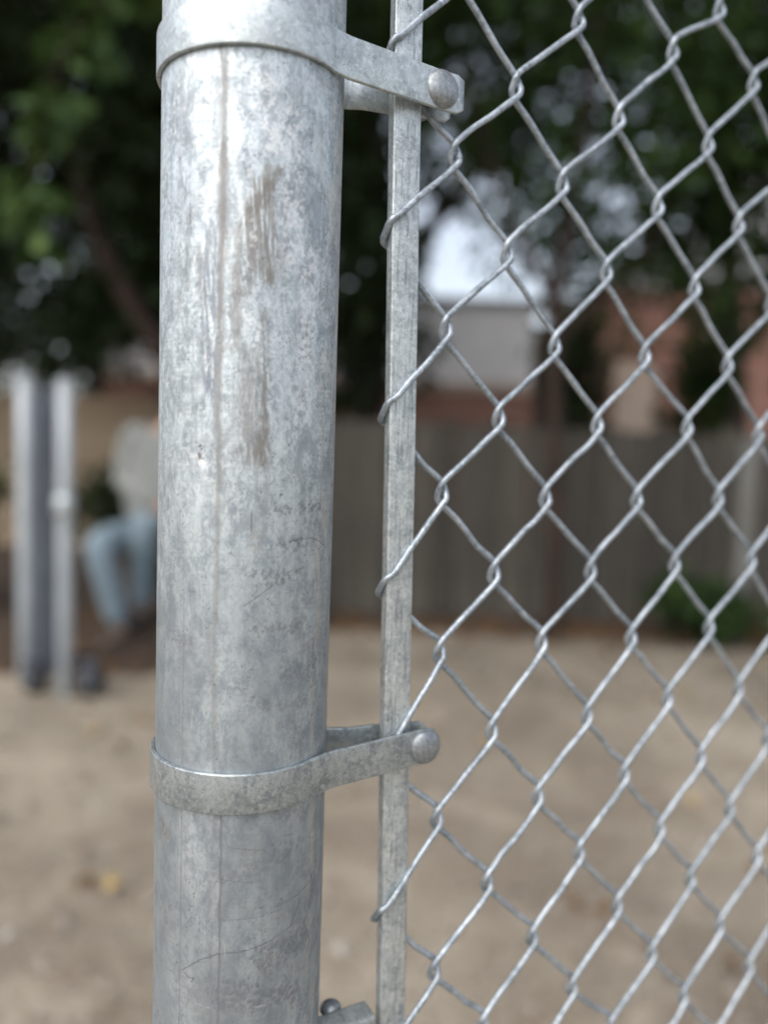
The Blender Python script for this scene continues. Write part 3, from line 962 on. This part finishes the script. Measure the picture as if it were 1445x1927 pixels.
def pipe_wear(S, Z):
    """Stains, scuffs and scratches as (r, g, b, cover); S = arc and Z = height in millimetres."""
    rgb = np.full(S.shape + (3,), .3)
    al = np.zeros(S.shape)
    rag = (vnoise(S * .9, Z * .35, 1, 5, .65) - .5) * 3.6
    fuzz = (vnoise(S * 2.2, Z * 2.0, 21, 3) - .5) * 2.4
    brush = vnoise(S * 1.3 + Z * .12, Z * .16, 2)
    speck = vnoise(S * .9, Z * .8, 3, 5, .65)
    comb = vnoise(S * 1.8, Z * .05, 4)

    def lay(msk, color):
        nonlocal rgb, al
        msk = np.clip(msk, 0, 1)
        na = msk + al * (1 - msk)
        k = (msk / np.maximum(na, 1e-6))[..., None]
        rgb = rgb * (1 - k) + np.array(color) * k
        al = na

    def stroke(a, b, wd, color, alpha, ragged=1.0, lo=.42, hi=.58, tex=None, soft=.4):
        ax, ay = a
        bx, by = b[0] - ax, b[1] - ay
        h = np.clip(((S - ax) * bx + (Z - ay) * by) / (bx * bx + by * by), 0, 1)
        d = np.hypot(S - ax - bx * h, Z - ay - by * h) + rag * ragged + fuzz * ragged * .5
        msk = 1 - sstep(d, wd * soft, wd)
        if tex is not None:
            msk = msk * sstep(tex, lo, hi)
        lay(msk * alpha, color)

    # weld seam: dried brown-grey run, ragged, narrowing downwards
    wid = .95 + 1.1 * sstep(Z, -190, 120)
    s0 = np.abs(S + 9.25 + rag * .5 + fuzz * .35 + .25 * np.sin(Z * .07))
    seam = (1 - sstep(s0, wid * .15, wid * 1.15)) * (.30 + .6 * sstep(vnoise(S * .7, Z * .05, 6), .32, .56))
    lay(np.minimum(1, seam * 1.1) * sstep(Z, -125, -95) * (.55 + .4 * sstep(Z, -60, 60)), (.25, .247, .24))
    lay(seam * .45 * (1 - sstep(Z, -125, -95)), (.25, .25, .25))
    lay((1 - sstep(np.abs(S + 6.3 + rag * .3), .2, .7)) * (1 - sstep(Z, -122, -108)) * .75, (.2, .2, .205))
    lay((1 - sstep(np.abs(S + 20.8 + rag * .25), .1, .5)) * (1 - sstep(Z, -75, -40)) * .6, (.22, .225, .24))
    lay((1 - sstep(np.abs(S + 25.1 + rag * .8), .3, 1.6)) * sstep(Z, 10, 40) * .4 * sstep(brush, .4, .6), (.34, .33, .32))
    br = (.215, .205, .188)
    for a, b, wd, al_ in (((7.6, 84), (-2.8, 66), 1.6, .8), ((5.0, 84), (-.4, 71), 2.0, .75), ((3.4, 78), (5.0, 53), 3.3, .9), ((1.5, 74), (1.0, 62), 3.0, .6),
                          ((-.6, 71), (-1.0, 48), 2.8, .65), ((-4.5, 66), (-5, 40), 1.6, .45), ((4.6, 42), (4.4, 30), 1.2, .8), ((4.8, 27), (5.2, 2), 1.3, .85),
                          ((4.4, 4), (4.7, -5), 2.2, .8), ((0.2, 27), (.8, -4), 3.8, .6), ((-4.0, 52), (-4.3, 30), 1.8, .55),
                          ((-2, -1), (4, -2.5), 2.2, .6), ((-17, 60), (-15, 46), 1.6, .55), ((-20.5, 72), (-21, 48), 1.4, .55), ((9.5, 62), (9.5, 38), 1.2, .35)):
        stroke(a, b, wd * 1.6, br, al_ * .95, 1.0, .30, .56, brush * .65 + comb * .35, .2)
    for a, b, wd, al_ in (((-12.2, 67), (-14.5, 50), 3.6, .6), ((-13.8, 46), (-12.8, 12), 2.6, .6), ((-11.4, 62), (-11.6, 0), 2.0, .7), ((-13.5, 58), (-13, 20), 4.2, .5), ((-18, 20), (-17, -10), 2.5, .35),
                          ((-24, 85), (-20, 60), 3.5, .3), ((-30, -50), (-26, -95), 4, .35)):
        stroke(a, b, wd, (.235, .265, .305), al_, 1.2, .36, .58, brush)
    for a, b, wd in (((-14, 27), (-13.6, 23), 1.2), ((-1.5, 43), (2, 33), 2.3), ((-18.5, -3), (-14, -6), 2.2), ((0, 68), (1, 62), 1.6),
                     ((12, 100), (14, 60), 6), ((20, 60), (18, 10), 5), ((3, 110), (6, 92), 4)):
        stroke(a, b, wd, (.82, .835, .84), .6, 1.2, .42, .62, speck)
    for a, b, wd, al_ in (((9, -20), (27, -18.5), 1.6, .6), ((10, -32), (20, -30.5), 2.2, .6), ((1, -41), (20, -40), 1.4, .6), ((4, -44), (12, -43), 1.0, .5),
                          ((3, -58), (18, -58.8), 1.8, .5), ((14, -74), (26, -72), 2.4, .5), ((-26, -62), (-20, -64), 3, .45), ((6, -83), (22, -85), 1.6, .4),
                          ((10, -170), (24, -168), 6, .55), ((-4, -182), (20, -186), 5, .55), ((-2, -140), (16, -134), 4, .4), ((12, -120), (22, -123), 3, .35),
                          ((-4, -176), (6, -178), 1.2, .5), ((22, -60), (30, -90), 2.2, .3)):
        stroke(a, b, wd * 1.15, (.20, .215, .23), min(.8, al_ * 1.3), 2.0, .38, .56, speck)
    stroke((4, -28), (3, -31), 2.6, (.36, .34, .30), .55, 1.5, .4, .56, speck)
    stroke((-15.8, -1.0), (-14.8, -3.2), 1.8, (.10, .075, .075), .9, 1.0, .46, .56, speck)
    # fine scratches: short bent lines
    def scratch(pts, color, alpha, wd=.30):
        for a, b in zip(pts, pts[1:]):
            stroke(a, b, wd, color, alpha, .06, soft=.25)
    dk = (.13, .13, .14)
    for pts, al_ in (([(14.3, -30.4), (19, -29.4), (23.2, -29.5), (28, -31), (31.5, -33)], .8), ([(-.2, -50.5), (4, -47.6), (9, -43.9)], .6), ([(1.5, -20.9), (1.5, -26.7)], .8),
                     ([(12.4, -152.6), (21, -151.8), (27, -150.2), (30.2, -147.0)], .6), ([(17.9, -162.1), (22.5, -153.7)], .9), ([(24, -166), (27.5, -158)], .8),
                     ([(-19.8, -174.9), (-17, -176.8), (-15, -176.2), (-16, -178)], .85), ([(-19.8, -174.9), (-13, -169.5), (-6.8, -166.5), (2, -165.8), (9, -164.5)], .8),
                     ([(9, -164.5), (16, -162.5), (21.5, -160.7)], .5), ([(30, -152), (27, -146)], .8), ([(29, -170), (31, -166)], .8), ([(27, -176), (28.5, -172.5)], .8),
                     ([(-4, -130), (8, -132)], .5), ([(-6, -141), (4, -142.5)], .6), ([(-6, -155), (14, -154.4)], .45), ([(31, -148), (33, -143)], .7)):
        scratch(pts, dk, al_)
    rs = random.Random(41)
    for _ in range(46):                       # scattered hairline cracks, mostly sideways
        x, z = rs.uniform(-34, 36), rs.uniform(-195, 115)
        L = rs.uniform(1.5, 7)
        an = rs.choice((0, 0, 0, 1.35)) + rs.uniform(-.3, .3)
        scratch([(x, z), (x + L * .5 * math.cos(an), z + L * .5 * math.sin(an) + rs.uniform(-.3, .3)), (x + L * math.cos(an), z + L * math.sin(an))],
                rs.choice((dk, dk, (.8, .81, .82))), rs.uniform(.25, .6), rs.uniform(.16, .28))
    stroke((-33, -127.5), (-28.5, -131), 1.5, (.27, .19, .14), .7, 1.2, .42, .58, speck)
    stroke((-29.5, -157), (-27.5, -161), 1.3, (.25, .19, .15), .7, 1.2, .42, .58, speck)
    # sideways ladder of tiny cracks right of the seam near the top
    lad = vnoise(S * .16, Z * 1.9, 9, 3) * sstep(vnoise(S * .1, Z * .06, 10, 2), .5, .62)
    lay(sstep(lad, .50, .60) * .28, (.30, .30, .30))
    # pits in drifts
    pit = sstep(vnoise(S * 1.7, Z * 1.6, 12, 2), .76, .84) * sstep(vnoise(S * .12, Z * .09, 13, 2), .42, .6)
    lay(pit * .85, (.12, .12, .125))
    pit = sstep(vnoise(S * 1.2, Z * .8, 14, 3), .70, .78) * sstep(S, 16, 30)
    lay(pit * .6, (.22, .24, .25))
    return np.concatenate([rgb, al[..., None]], -1)


def build_pipe(r0, z0, z1):
    """One tube, finely divided where it is seen; UVs are millimetres of arc (from the camera-side line) and height about eye level."""
    sc_ = np.arange(-47, 47.01, .36)
    half = math.pi * r0 * 1000
    cols = np.concatenate([np.linspace(-half, -47.4, 12), sc_, np.linspace(47.4, half, 12)[:-1]])
    zr = np.concatenate([np.linspace(z0, EYE - .235, 6)[:-1], np.arange(EYE - .235, EYE + .150, .00042), np.linspace(EYE + .151, z1, 8)])
    SS, ZZ = np.meshgrid(cols, (zr - EYE) * 1000, indexing='xy')
    A = ang0 + SS / 1000 / r0
    # the drawn tube is not a perfect cylinder: long shallow waves of a few hundredths of a millimetre
    rr = r0 + .00004 * np.sin(ZZ * .045 + SS * .05) + .00003 * np.sin(ZZ * .021 - SS * .11)
    # low weld bead along the seam
    rr = rr + .00010 * np.exp(-((SS + 9.25) / 1.1) ** 2)
    V = np.stack([rr * np.cos(A), rr * np.sin(A), np.broadcast_to(zr[:, None], A.shape)], -1).reshape(-1, 3)
    nc, nr = len(cols), len(zr)
    i, j = np.meshgrid(np.arange(nr - 1), np.arange(nc), indexing='ij')
    k = (j + 1) % nc
    F = np.stack([i * nc + j, i * nc + k, (i + 1) * nc + k, (i + 1) * nc + j], -1).reshape(-1, 4)
    o = from_np('pipe', V, F, M['pipe'], None, True)
    me = o.data
    k2 = np.where(j + 1 >= nc, half, np.append(cols, half)[j + 1])
    su = np.stack([cols[j], k2, k2, cols[j]], -1).reshape(-1)
    zz = (zr - EYE) * 1000
    sv = np.stack([zz[i], zz[i], zz[i + 1], zz[i + 1]], -1).reshape(-1)
    uv = me.uv_layers.new(name='UVMap')
    uv.data.foreach_set('uv', np.stack([su, sv], -1).astype(np.float32).ravel())
    at = me.attributes.new('wear', 'FLOAT_COLOR', 'POINT')
    at.data.foreach_set('color', pipe_wear(SS, ZZ).astype(np.float32).ravel())
    return o


fp = empty('fence_post', (PX, PY, 0), 'thick round galvanised steel fence post standing nearest the camera', 'post')
build_pipe(PR, -.3, 1.95).parent = fp
bm = bmesh.new()
bmesh.ops.create_uvsphere(bm, u_segments=48, v_segments=16, radius=PR * 1.06)
bmesh.ops.delete(bm, geom=[v for v in bm.verts if v.co.z < -.001], context='VERTS')
bmesh.ops.translate(bm, vec=(0, 0, 1.951), verts=bm.verts)
from_bm('cap', bm, M['strap'], fp)

# ------------------------------------------------------------------ wire fabric frame: local x runs along the fence, local -y faces the camera
FO = (.023018, .294135)
PHI = .505267
CA, CB = .0261976, .0317356                  # half-column and half-row
ZO = EYE + .11043
PU, PN = -.07398, -.0136                     # post centre in (along, towards camera)
RW = .00122                                  # wire radius


def disp(c, v):
    cc, vv = max(-1, min(8.5, c)) / 8, max(-4, min(14, v)) / 12
    b_ = (1, cc, vv, cc * cc, cc * vv, vv * vv)
    du = sum(a * q for a, q in zip((-1.992, 3.55, -.211, 3.668, -16.294, 9.068), b_))
    dv = sum(a * q for a, q in zip((-.003, -.035, -.063, -.913, -.568, 1.312), b_))
    e = BENT.get((c, v))
    if e is None:
        rr = random.Random(c * 911 + v * 37)
        e = (rr.uniform(-.7, .7), rr.uniform(-.9, .9))
    return (du + e[0]) / 1000, (dv + e[1]) / 1000


# hand-bent irregularity of the mesh knuckles, millimetres along and down
BENT = {(0, 0): (0.6, 0.6), (0, 2): (-0.6, 0.2), (1, -1): (0.4, 1.4), (1, 1): (0.0, 0.2), (2, -2): (2.3, 0.2), (2, 0): (-0.9, 0.7), (3, -1): (0.1, 0.4), (3, 1): (-1.1, 0.0), (4, -2): (1.2, -2.4), (4, 0): (-0.6, -0.2), (5, -3): (0.1, 3.8), (5, -1): (0.7, -0.9), (5, 1): (-0.6, -0.7), (6, -2): (0.0, -2.5), (6, 0): (-1.3, -1.1), (0, 4): (-0.3, -1.7), (0, 6): (0.2, -3.2), (1, 3): (-0.7, 0.0), (1, 5): (-0.3, -1.5), (2, 2): (-0.3, 1.2), (2, 4): (-1.3, -0.2), (2, 6): (-0.2, -2.8), (3, 3): (-1.1, 0.2), (3, 5): (-0.3, -0.5), (4, 2): (-2.1, 0.8), (4, 4): (-1.2, 0.5), (4, 6): (0.4, 0.0), (5, 3): (1.6, -1.0), (5, 5): (-0.2, -0.7), (6, 2): (-0.7, 0.3), (6, 4): (0.3, 0.3), (6, 6): (0.7, -0.4), (7, 3): (-0.7, 0.7), (7, 5): (1.9, 0.1), (0, 8): (0.3, 0.4), (0, 10): (-0.3, 1.0), (1, 7): (0.9, 0.0), (1, 9): (0.4, 1.7), (1, 11): (-0.5, 0.9), (2, 8): (0.9, 0.9), (2, 10): (0.3, 1.1), (3, 7): (1.7, 0.8), (3, 9): (0.6, 0.3), (3, 11): (-0.8, 0.7), (4, 8): (0.8, 0.4), (4, 10): (0.4, 0.3), (4, 12): (-0.7, -2.9), (5, 7): (0.7, -0.2), (5, 9): (0.9, 0.8), (5, 11): (-0.1, -0.2), (6, 8): (1.0, 1.3), (6, 10): (-0.5, -0.1), (6, 12): (-0.9, -1.4), (7, 7): (0.2, 1.7), (7, 9): (0.4, 1.1), (7, 11): (-1.1, -0.2), (8, 10): (-0.4, 1.0), (8, 12): (0.1, -1.3)}


def bar_centre(z):
    v_ = ZO - z
    return -.0229 + .0205 * max(-.06, min(.36, v_))


def node(c, v):
    du, dv = disp(c, v)
    z = ZO - v * CB - dv
    return c * CA + du, z


cl = empty('chain_link_mesh', (FO[0], FO[1], 0), 'galvanised chain link wire mesh stretched right of the flat tension bar', 'fence', None, PHI)
VTOP, VBOT = -21, 34
BAR_W, BAR_T = .0112, .0044


def wire_path(j):
    r = random.Random(100 + j)
    e, hb_, d = .00125, .0080, .00135
    pts, prev = [], None
    v = VBOT if (VBOT - (j - 1)) % 2 == 0 else VBOT - 1
    side = 'L'
    while v >= VTOP:
        c = j - 1 if side == 'L' else j
        u, z = node(c, v)
        s = -1 if side == 'L' else 1          # which way the knuckle bulges
        # coming from behind on the left knuckle (rises to the front), reverse on the right one
        nb, na = (-d, d) if side == 'L' else (d, -d)
        if c == -1:                           # first wire wraps the bar
            z = ZO - v * CB - .0025 + r.uniform(-.002, .002)
            ul = bar_centre(z) - BAR_W / 2
            n1 = BAR_T / 2 + RW * 1.08
            k = [(ul + .0022, -n1, z - .0052), (ul - RW * .75, -n1 * .75, z - .0035), (ul - RW * 1.1, 0, z - .0005), (ul - RW * .75, n1 * .75, z + .0028), (ul + .0022, n1, z + .0052)]
            na, nb = n1, -n1
        else:
            k = [(u - s * e * .55, nb, z - hb_ * .62), (u + s * e * .80, nb * .92, z - hb_ * .36), (u + s * e * 1.22, nb * .35, z - hb_ * .12), (u + s * e * 1.22, na * .35, z + hb_ * .12), (u + s * e * .80, na * .92, z + hb_ * .36), (u - s * e * .55, na, z + hb_ * .62)]
        if prev is not None:
            a, b = np.array(prev), np.array(k[0])
            for t in (.28, .52, .76):
                q = a + (b - a) * t
                # strands bow slightly towards their knuckles and carry small kinks
                bow = .00035 * math.sin((t - .5) * 6.0)
                q = q + np.array([bow + r.uniform(-.00028, .00028), r.uniform(-.0002, .0002), bow * .4 + r.uniform(-.00028, .00028)])
                pts.append(tuple(q))
        pts += k
        prev = k[-1]
        side = 'R' if side == 'L' else 'L'
        v -= 1
    P = catmull(pts, 4)
    return np.stack([P[:, 0], -P[:, 1], P[:, 2]], -1)


for j in range(0, 26):
    P = wire_path(j)
    rj = np.random.default_rng(j)
    rad = RW * (1 + .035 * np.convolve(rj.normal(size=len(P)), np.ones(3) / 3, 'same'))
    V, F = tube_arrays(P, rad, 10 if j < 12 else 6)
    from_np('wire', V, F, M['wire'], cl, True)

# ------------------------------------------------------------------ tension bar
tb = bpy.data.objects
bm = bmesh.new()
uvr = []
zs = np.linspace(.08, 1.86, 60)
prof = []
for sx, sy in ((-1, -1), (1, -1), (1, 1), (-1, 1)):
    cx, cy = sx * (BAR_W / 2 - .0007), sy * (BAR_T / 2 - .0007)
    a0 = {(-1, -1): 180, (1, -1): 270, (1, 1): 0, (-1, 1): 90}[(sx, sy)]
    for q in (0, 45, 90):
        prof.append((cx + .0007 * math.cos(R_(a0 + q)), cy + .0007 * math.sin(R_(a0 + q))))
rows = [[bm.verts.new((bar_centre(z) + .00012 * math.sin(z * 31) + x, y, z)) for x, y in prof] for z in zs]
for a, b in zip(rows, rows[1:]):
    for i in range(len(prof)):
        k = (i + 1) % len(prof)
        bm.faces.new((a[i], a[k], b[k], b[i]))
bm.faces.new(rows[0][::-1])
bm.faces.new(rows[-1])
tb = from_bm('tension_bar', bm, M['bar'], None, True)
tb.location = (FO[0], FO[1], 0)
tb.rotation_euler = (0, 0, PHI)
tag(tb, 'flat galvanised tension bar threaded through the edge of the wire mesh', 'bar')
md = tb.data


# ------------------------------------------------------------------ brace bands
def strap_path(rad, bolt_u, tip_u, fold=.10, n_bolt=.0047, n_front=.0098, n_back=-.0085):
    """Plan of the strap: front ear tip -> round the post -> back ear tip, in (along, towards camera)."""
    pts = []
    for t in np.linspace(0, 1, 7):
        u = tip_u + (-.0502 + fold * .012 - tip_u) * t
        pts.append((u, n_bolt + (n_front - n_bolt) * max(0, (t - .12) / .88)))
    a0 = math.asin((n_front + .0008 - PN) / rad) + .02
    a1 = 2 * math.pi + .02
    k = 72
    for i in range(0 if fold < .06 else 1, k):
        a = a0 + fold + (a1 - a0 - fold) * i / k
        pts.append((PU + rad * math.cos(a), PN + rad * math.sin(a)))
    pts += [(PU + rad + .0006, PN + .0022), (PU + rad + .0028, n_back - .0022), (PU + rad + .0062, n_back - .0003), (PU + rad + .011, n_back + .0006)]
    for t in np.linspace(.2, 1, 6):
        u = PU + rad + .011 + (tip_u - .0006 - (PU + rad + .011)) * t
        nb = n_back + .0006 + (-.0040 - n_back - .0006) * min(1, t * 1.05)
        if u > bolt_u - .004:
            nb = -.0030
        pts.append((u, nb))
    return catmull(pts, 3)


def strap(name, zc, height, thick, rad, bolt_u, tip_u, mat, parent, slope=0.0, tip=(.0035, .58), fold=.10):
    P = strap_path(rad, bolt_u, tip_u, fold)
    T = np.gradient(P, axis=0)
    T /= np.linalg.norm(T, axis=1)[:, None]
    N = np.stack([T[:, 1], -T[:, 0]], -1)     # left/right of the path
    prof = []
    h2, t2, rd = height / 2, thick / 2, min(.00042, thick * .42)
    for sx, sy, a0 in ((1, -1, 270), (1, 1, 0), (-1, 1, 90), (-1, -1, 180)):
        for q in (0, 30, 60, 90):
            prof.append((sx * (t2 - rd) + rd * math.cos(R_(a0 + q)), sy * (h2 - rd) + rd * math.sin(R_(a0 + q))))
    bm = bmesh.new()
    rows = []
    L = np.concatenate([[0], np.cumsum(np.linalg.norm(np.diff(P, axis=0), axis=1))])
    for i, (p, n_) in enumerate(zip(P, N)):
        end = min(L[i], L[-1] - L[i])
        hs = 1.0 if end > tip[0] else math.sqrt(max(.0, 1 - ((tip[0] - end) / tip[0]) ** 2)) * (1 - tip[1]) + tip[1]
        lift = slope * (p[0] - PU)
        rows.append([bm.verts.new((p[0] + n_[0] * x, -(p[1] + n_[1] * x), zc + z * hs + lift)) for x, z in prof])
    for a, b in zip(rows, rows[1:]):
        for i in range(len(prof)):
            k = (i + 1) % len(prof)
            bm.faces.new((a[i], a[k], b[k], b[i]))
    bm.faces.new(rows[0][::-1])
    bm.faces.new(rows[-1])
    bmesh.ops.recalc_face_normals(bm, faces=bm.faces)
    return from_bm(name, bm, mat, parent)


def bolt(name, u, n0, z, head_r, dome, back, mat, parent):
    """Carriage bolt: domed head towards the camera, shank, square nut behind."""
    bm = bmesh.new()
    prof = [(0.0, dome)]
    for t in np.linspace(.12, 1, 9):
        prof.append((head_r * math.sin(t * math.pi / 2), dome * (.22 + .78 * math.cos(t * math.pi / 2))))
    prof += [(head_r * .985, .0002), (head_r * .9, 0), (.0031, 0), (.0031, -back)]
    k = 40
    rows = []
    for r, h in prof:
        if r == 0:
            rows.append([bm.verts.new((0, -h, 0))])
        else:
            rows.append([bm.verts.new((r * math.cos(2 * math.pi * i / k), -h, r * math.sin(2 * math.pi * i / k))) for i in range(k)])
    for a, b in zip(rows, rows[1:]):
        for i in range(k):
            q = (i + 1) % k
            if len(a) == 1:
                bm.faces.new((a[0], b[i], b[q]))
            else:
                bm.faces.new((a[i], a[q], b[q], b[i]))
    bm.faces.new(rows[-1])
    bmesh.ops.recalc_face_normals(bm, faces=bm.faces)
    o = from_bm(name, bm, mat, parent)
    o.location = (u, -n0, z)
    bm = bmesh.new()
    bmesh.ops.create_cone(bm, cap_ends=True, segments=6, radius1=.0062, radius2=.0062, depth=.005)
    bmesh.ops.rotate(bm, matrix=Matrix.Rotation(R_(90), 3, 'X'), verts=bm.verts)
    bmesh.ops.bevel(bm, geom=bm.edges[:], offset=.0005, segments=2, affect='EDGES')
    bmesh.ops.translate(bm, vec=(0, back - .004, 0), verts=bm.verts)
    from_bm('nut', bm, mat, o, False)
    return o


for zc, mat, bu, tu, sl, tip, lab in ((1.05 + .1263, 'strap', -.0118, -.0022, .028, (.0022, .78), 'bright galvanised brace band around the post top, its bolted strap reaching over the bar'),
                             (1.05 - .1119, 'strap_dull', -.0084, -.0016, .0, (.0050, .40), 'dull grey brace band around the lower post, its bolted strap reaching over the bar')):
    t = empty('brace_band', (FO[0], FO[1], 0), lab, 'brace band', 'brace bands bolted around the post', PHI)
    strap('strap', zc, .0134, .0016, PR + .0009, bu, tu, M[mat], t, sl, tip, .035 if mat == 'strap' else .10)
    bolt('bolt', bu, .0052, zc + sl * (bu - PU), .0066, .0040, .016, M['bolt'], t)

# clamp just at the lower frame edge: collar with two thick ears and a carriage bolt
hc = empty('hinge_clamp', (FO[0], FO[1], 0), 'dark cast clamp with a bolt on the post near its bottom, below the dull band', 'clamp', None, PHI)
bm = bmesh.new()
ZC = 1.05 - .2145
for (r0, r1, z0, z1) in ((PR + .0004, PR + .0034, -.030, -.0085),):
    k = 64
    ring = []
    for r, z in ((r0, z0), (r1, z0), (r1, z1), (r0, z1)):
        ring.append([bm.verts.new((PU + r * math.cos(2 * math.pi * i / k), -(PN + r * math.sin(2 * math.pi * i / k)), ZC + z)) for i in range(k)])
    for a, b in zip(ring, ring[1:] + ring[:1]):
        for i in range(k):
            q = (i + 1) % k
            bm.faces.new((a[i], a[q], b[q], b[i]))
    bmesh.ops.recalc_face_normals(bm, faces=bm.faces)
from_bm('collar', bm, M['cast'], hc)
box('ear', (-.047, -.0255, -.0062, .0040, ZC - .027, ZC), M['cast'], hc, .0011, False)
box('ear', (-.044, -.0300, .0085, .0135, ZC - .032, ZC - .0105), M['cast'], hc, .0012, False)
b_ = bolt('bolt', -.034, .0, 0, .0042, .0040, .012, M['bolt'], hc)
b_.location = (-.0375, .0095, ZC - .0045)
b_.rotation_euler = (R_(-90), 0, 0)
